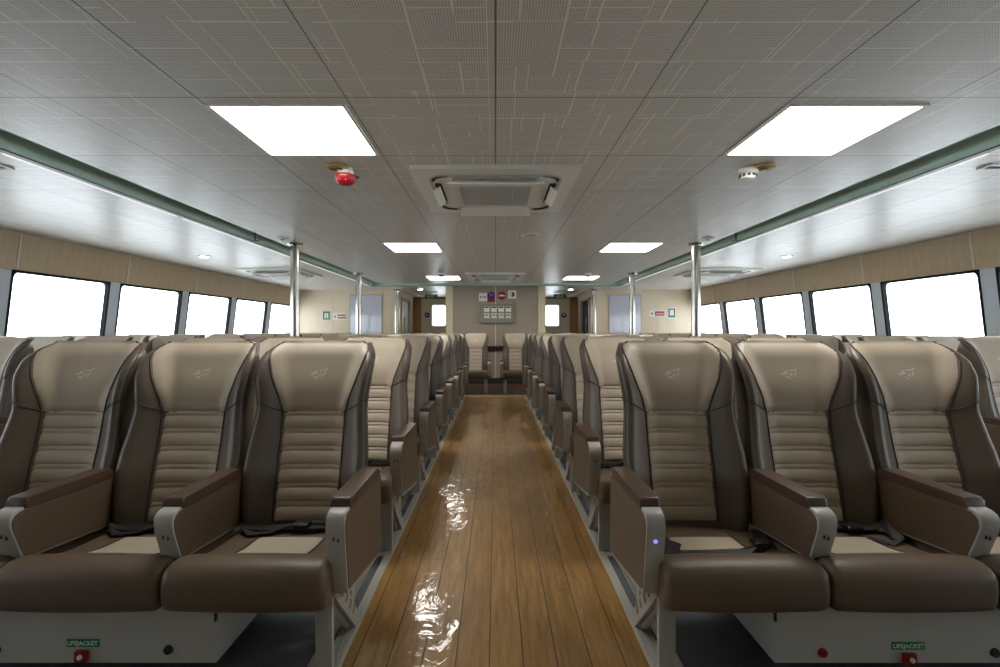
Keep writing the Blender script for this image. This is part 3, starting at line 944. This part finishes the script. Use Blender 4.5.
for s in (-1, 1):
    side = 'left' if s < 0 else 'right'
    # near slot vents on the side ceilings
    t = thing('slot_vent', 'dark slot vent in the outer ceiling by the %s window row' % side, 'vent', (s*3.2, 3.12, CZ), 0, 'slot vents')
    bm = B(); prism(bm, rounded([(-.16, -.05), (.16, -.05), (.16, .05), (-.16, .05)], .015, 3), lambda u, v, d: (u, v, d), -.012, 0, [[(-.14, -.03), (.14, -.03), (.14, .03), (-.14, .03)]]); obj('frame', bm, M['white'], t)
    obj('slot', box(B(), -.14, .14, -.03, .03, -.005, -.001), M['dark'], t)
    # downlights
    for i, (x, y) in enumerate(((4.0, 6.87), (1.85, 12.3))):
        t = thing('downlight', 'small round downlight %s, %s side' % (('in the ceiling above the window seats', 'in the corridor ceiling')[i], side), 'downlight', (s*x, y, CZ), 0, 'round downlights')
        obj('bezel', lathe(B(), [(.085, -.001), (.085, -.006), (.07, -.012), (.055, -.012), (.055, -.001)], 0, 0), M['white'], t, True, .5)
        obj('lens', cyl(B(), (0, 0, -.004), (0, 0, -.0135), .054, n=24), M['spot_rear' if i else 'spot'], t)
    # led lines beside the cove, plain white emissive strips
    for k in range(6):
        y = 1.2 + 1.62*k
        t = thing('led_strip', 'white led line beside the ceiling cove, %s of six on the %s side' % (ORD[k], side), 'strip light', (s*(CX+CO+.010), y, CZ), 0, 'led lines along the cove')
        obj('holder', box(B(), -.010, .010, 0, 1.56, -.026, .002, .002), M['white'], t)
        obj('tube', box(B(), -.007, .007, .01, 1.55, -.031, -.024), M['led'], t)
    # small post sensor on the cove
    t = thing('cove_bracket', 'thin dark bracket across the ceiling cove, %s side' % side, 'bracket', (s*2.62, 5.45, CZ), 0, 'cove brackets')
    obj('post', cyl(B(), (0, 0, -.05), (0, 0, .09), .01, n=10), M['lip'], t); obj('foot', box(B(), -.05, .05, -.015, .015, -.055, -.043, .004), M['lip'], t)
    t = thing('ceiling_disc', 'flat white ceiling disc beside the cove bracket, %s side' % side, 'sensor', (s*2.36, 5.55, CZ), 0, 'white ceiling discs')
    obj('rim', lathe(B(), [(.07, -.001), (.07, -.01), (.055, -.014), (.03, -.014)], 0, 0), M['white'], t, True, .5)
    obj('eye', lathe(B(), [(.028, -.013), (.024, -.022), (.01, -.026)], 0, 0), M['offwhite'], t, True, .8)

def detector_ring(label, x, y):
    t = thing('detector_base', label, 'detector base', (x, y, CZ), 0, 'brass coloured detector rings')
    obj('rim', lathe(B(), [(.062, -.001), (.068, -.006), (.066, -.014), (.05, -.016)], 0, 0), M['brass'], t, True, .6)
    bm = B(); pts = [(-.045 + .012*k, .018*math.sin(k*1.15), -.019) for k in range(8)]
    tube(bm, pts, .006); obj('wire', bm, M['pad'], t, True)
detector_ring('round brass-coloured ring on the ceiling above the red alarm', -.985, 3.12)
detector_ring('round brass-coloured ring on the ceiling beside the white smoke detector', 1.675, 3.12)
t = thing('fire_alarm', 'red round fire alarm beacon hanging from the ceiling', 'alarm', (-.95, 3.17, CZ))
obj('base', lathe(B(), [(.045, .003), (.048, -.012), (.050, -.036), (.062, -.045)], 0, 0), M['white'], t, True, .5)
obj('dome', lathe(B(), [(.066, -.044), (.068, -.06), (.060, -.085), (.042, -.102), (.015, -.108)], 0, 0), M['red'], t, True, .8)
bm = B()
for k in range(10): box(bm, .055*math.cos(k*PI/5)-.006, .055*math.cos(k*PI/5)+.006, .055*math.sin(k*PI/5)-.006, .055*math.sin(k*PI/5)+.006, -.09, -.078, .002)
obj('lug', bm, M['darkred'], t)
obj('nipple', box(B(), .06, .085, -.008, .008, -.062, -.05, .003), M['dark'], t)
def smoke(label, x, y, k=1.0):
    t = thing('smoke_detector', label, 'smoke detector', (x, y, CZ), 0, 'white smoke detectors')
    obj('base', lathe(B(), [(.058*k, -.001), (.062*k, -.012), (.060*k, -.03), (.050*k, -.036)], 0, 0), M['white'], t, True, .5)
    obj('chamber', lathe(B(), [(.045*k, -.035), (.045*k, -.055), (.042*k, -.066), (.028*k, -.074), (.01*k, -.076)], 0, 0), M['white'], t, True, .7)
    bm = B()
    for q in range(10): a = q*PI/5; box(bm, .0455*k*math.cos(a)-.006, .0455*k*math.cos(a)+.006, .0455*k*math.sin(a)-.006, .0455*k*math.sin(a)+.006, -.054, -.040)
    obj('vent', bm, M['dark'], t)
smoke('white smoke detector on the ceiling below the nearest light right of centre', 1.60, 3.17)
smoke('white smoke detector before the farthest ceiling light, left of centre', -.96, 8.9)
smoke('white smoke detector before the farthest ceiling light, right of centre', 1.65, 8.9)
t = thing('ceiling_speaker', 'flat pale ceiling disc behind the large air conditioner', 'speaker', (.37, 5.36, CZ))
obj('rim', lathe(B(), [(.10, -.001), (.10, -.008), (.088, -.011), (.08, -.007)], 0, 0), M['white'], t, True, .5)
obj('mesh_cover', lathe(B(), [(.079, -.004), (.06, -.008), (.02, -.009)], 0, 0), M['offwhite'], t, True, .8)

# ------------------------------------------------------------------ bulkhead fittings
YK = 11.5
t = thing('control_panel', 'grey box with eight square dials on the bulkhead', 'control panel', (0, YK, 1.6))
bm = B(); box(bm, -.345, .40, -.10, -.0, -.20, .24, .008); obj('cabinet', bm, M['panelgrey'], t)
for r in range(2):
    for c_ in range(4):
        x = -.20 + .165*c_; z = .12 - .15*r
        d = obj('dial', box(B(), x-.062, x+.062, -.112, -.10, z-.062, z+.058, .004), M['white'], t)
        bm = B()
        box(bm, x-.05, x+.045, -.1135, -.111, z+.022, z+.05) if r == 0 else box(bm, x-.03, x+.03, -.1135, -.111, z-.005, z+.022)
        obj('dial_face', bm, M['dark'], d)
        if r == 1:
            bm = B(); prism(bm, [(.060*math.cos(k*PI/12), .056*math.sin(k*PI/12)) for k in range(24)], lambda u, v, q: (x+u, q, z+v), -.1128, -.1118, [[(.05*math.cos(k*PI/12), .047*math.sin(k*PI/12)) for k in range(24)]])
            obj('dial_ring', bm, M['panelgrey'], d)
t = thing('wall_shelf', 'narrow dark shelf on the bulkhead between the end seats', 'shelf', (0, YK, .86))
obj('ledge', box(B(), -.24, .24, -.14, 0, -.02, .02, .006), M['pad'], t)
bm = B()
for x in (-.18, .18): prism(bm, [(-.11, -.02), (0, -.02), (0, -.12)], lambda u, v, d: (x+d, u, v), -.008, .008)
obj('bracket', bm, M['lip'], t)

def sign(name, label, x, y, z, w_, h_, mat, parts=(), shape='rect', cat='sign', grp=None):
    t = thing(name, label, cat, (x, y, z), 0, grp)
    if shape == 'rect': bm = box(B(), -w_/2, w_/2, -.008, 0, -h_/2, h_/2, .002)
    else:
        bm = B(); cyl(bm, (0, 0, 0), (0, -.008, 0), w_/2, n=32)
    p = obj('plate', bm, mat, t)
    for nm, poly, mt in parts:
        bm = prism(B(), poly, lambda u, v, d: (u, d, v), -.0098, -.0075); obj(nm, bm, mt, p)
    return t
def R(x0, x1, z0, z1): return [(x0, z0), (x1, z0), (x1, z1), (x0, z1)]
def circ(cx, cz, r, a0=0, a1=2*PI, n=20): return [(cx + r*math.cos(a0+(a1-a0)*k/n), cz + r*math.sin(a0+(a1-a0)*k/n)) for k in range(n if a1-a0 > 6 else n+1)]
ZS = 2.05
sign('safety_sign', 'white square sign with a red bar, above the dial box', -.29, YK, 2.0, .185, .19, M['white'],
     [('bar', [(-.065, -.02), (-.045, -.02), (-.035, -.008), (.035, -.008), (.045, -.022), (.065, -.022), (.065, .02), (.045, .02), (.035, .006), (-.035, .006), (-.045, .02), (-.065, .02)], M['red'])])
sign('safety_sign', 'blue round sign joined to a red square, above the dial box', -.09, YK, 1.99, .18, .2, M['darkred'],
     [('disc', circ(0, .055, .08), M['blue']), ('symbol', R(-.03, -.015, .03, .085), M['white']), ('symbol', R(.02, .032, .04, .085), M['white'])])
sign('safety_sign', 'red round sign with a white bar, above the dial box', .145, YK, 2.03, .19, .19, M['red'],
     [('bar', [(-.075, -.014), (.075, -.014), (.075, .014), (.025, .018), (0, .045), (-.025, .018), (-.075, .014)], M['white'])], 'disc')
sign('safety_sign', 'white square sign with a dark red half disc, rightmost above the dial box', .385, YK, 2.06, .19, .19, M['white'],
     [('symbol', circ(-.005, 0, .06, -PI/2, PI/2), M['darkred']), ('bar', R(-.04, -.028, -.07, .07), M['pad'])])

for s in (-1, 1):
    side = 'left' if s < 0 else 'right'
    # exit sign over each corridor door
    t = thing('exit_sign', 'green EXIT sign hanging in the corridor %s of the bulkhead' % side, 'sign', (s*1.75, 13.6, CZ), 0, 'green exit signs')
    p = obj('plate', box(B(), -.17, .17, -.012, .012, -.15, -.03, .004), M['signgreen'], t)
    me = text_mesh('lettering', 'EXIT', .10, M['white']); me.transform(Matrix.Rotation(PI/2, 4, 'X')); me.transform(Matrix.Translation((.0, -.0132, -.09)))
    obj('lettering', me, None, p)
    bm = B()
    for x in (-.1, .1): cyl(bm, (x, 0, -.03), (x, 0, 0), .006, n=8)
    obj('hanger', bm, M['chrome'], t)
    sign('round_sign', 'small blue round sign on the corridor door %s of the bulkhead' % side, s*2.07, 15.155, 1.7, .16, .16, M['blue'], [('symbol', circ(0, .02, .03), M['white'])] if s > 0 else [('symbol', R(-.04, .03, -.01, .012), M['white'])], 'disc', 'sign', 'blue door signs')
    # pale glossy noticeboards on the back wall
    x = s*3.26
    t = thing('noticeboard', 'tall glossy pale lavender board on the back wall, %s of the bulkhead' % side, 'noticeboard', (x, YB, 0), 0, 'glossy boards on the back wall')
    obj('panel', box(B(), -.39, .39, -.022, -.004, 1.05, 2.12, .004), M['board'], t)
    bm = prism(B(), R(-.41, .41, 1.03, 2.14), lambda u, v, d: (u, d, v), -.02, 0, [R(-.385, .385, 1.055, 2.115)]); obj('frame', bm, M['palegrey'], t)
# green and red signs beside the boards
def small_text(parent, body, size, mat, x, z):
    me = text_mesh('lettering', body, size, mat, .0006); me.transform(Matrix.Rotation(PI/2, 4, 'X')); me.transform(Matrix.Translation((x, -.0095, z))); obj('lettering', me, None, parent)
t = sign('muster_sign', 'small green framed sign on the back wall, left of the pale board', -4.26, YB, 1.61, .20, .24, M['white'],
     [('border', R(-.085, .085, -.105, .105), M['signgreen']), ], 'rect', 'sign')
bm = prism(B(), R(-.045, .05, -.08, .06), lambda u, v, d: (u, d, v), -.0115, -.0085, [R(-.015, .02, .0, .03), R(-.015, .02, -.08, -.03)]); obj('symbol', bm, M['white'], t)
t = sign('fire_sign', 'red and white striped sign on the back wall, left of the pale board', -3.92, YB, 1.585, .36, .17, M['white'],
     [('stripe', R(-.06, .165, .015, .05), M['red']), ('stripe', R(-.06, .165, -.05, -.015), M['red']), ('symbol', circ(-.12, -.005, .028), M['panelgrey'])], 'rect', 'sign')
t = sign('fire_sign', 'solid red sign on the back wall, right of the pale board', 4.07, YB, 1.66, .40, .15, M['white'],
     [('panel', R(-.055, .185, -.058, .058), M['red']), ('symbol', circ(-.125, 0, .03), M['panelgrey'])], 'rect', 'sign')
obj('stripe', prism(B(), R(-.02, .17, -.02, .006), lambda u, v, d: (u, d, v), -.0112, -.009), M['stitch'], t)
t = sign('muster_sign', 'small green framed sign on the back wall, right of the red sign', 4.44, YB, 1.67, .22, .28, M['white'],
     [('border', R(-.085, .085, -.11, .115), M['signgreen']), ], 'rect', 'sign')
obj('symbol', prism(B(), R(-.05, .05, -.06, .085), lambda u, v, d: (u, d, v), -.0112, -.009), M['white'], t)

# ------------------------------------------------------------------ protective film lying on the deck
bm = B(); q = random.Random(11)
NX, NY = 16, 110
def hf(x, y):
    return .016 + .0022*math.sin(7*x+1.3*y) + .0016*math.sin(13*x-3.1*y+1) + .0012*math.sin(4.3*y+2*x*x*9)
V = [[None]*(NX+1) for _ in range(NY+1)]
for j in range(NY+1):
    y = 1.2 + 7.9*j/NY
    for i in range(NX+1):
        e = .52 + .02*math.sin(2.1*y) + .012*math.sin(5.3*y+1)
        x = -e + 2*e*i/NX
        V[j][i] = bm.verts.new((x, y, hf(x, y)))
for j in range(NY):
    for i in range(NX): bm.faces.new((V[j][i], V[j][i+1], V[j+1][i+1], V[j+1][i]))
f = obj('plastic_film', bm, M['film'], None, True)
tag(f, 'clear crinkled protective plastic film laid over the wooden aisle deck', 'plastic film')
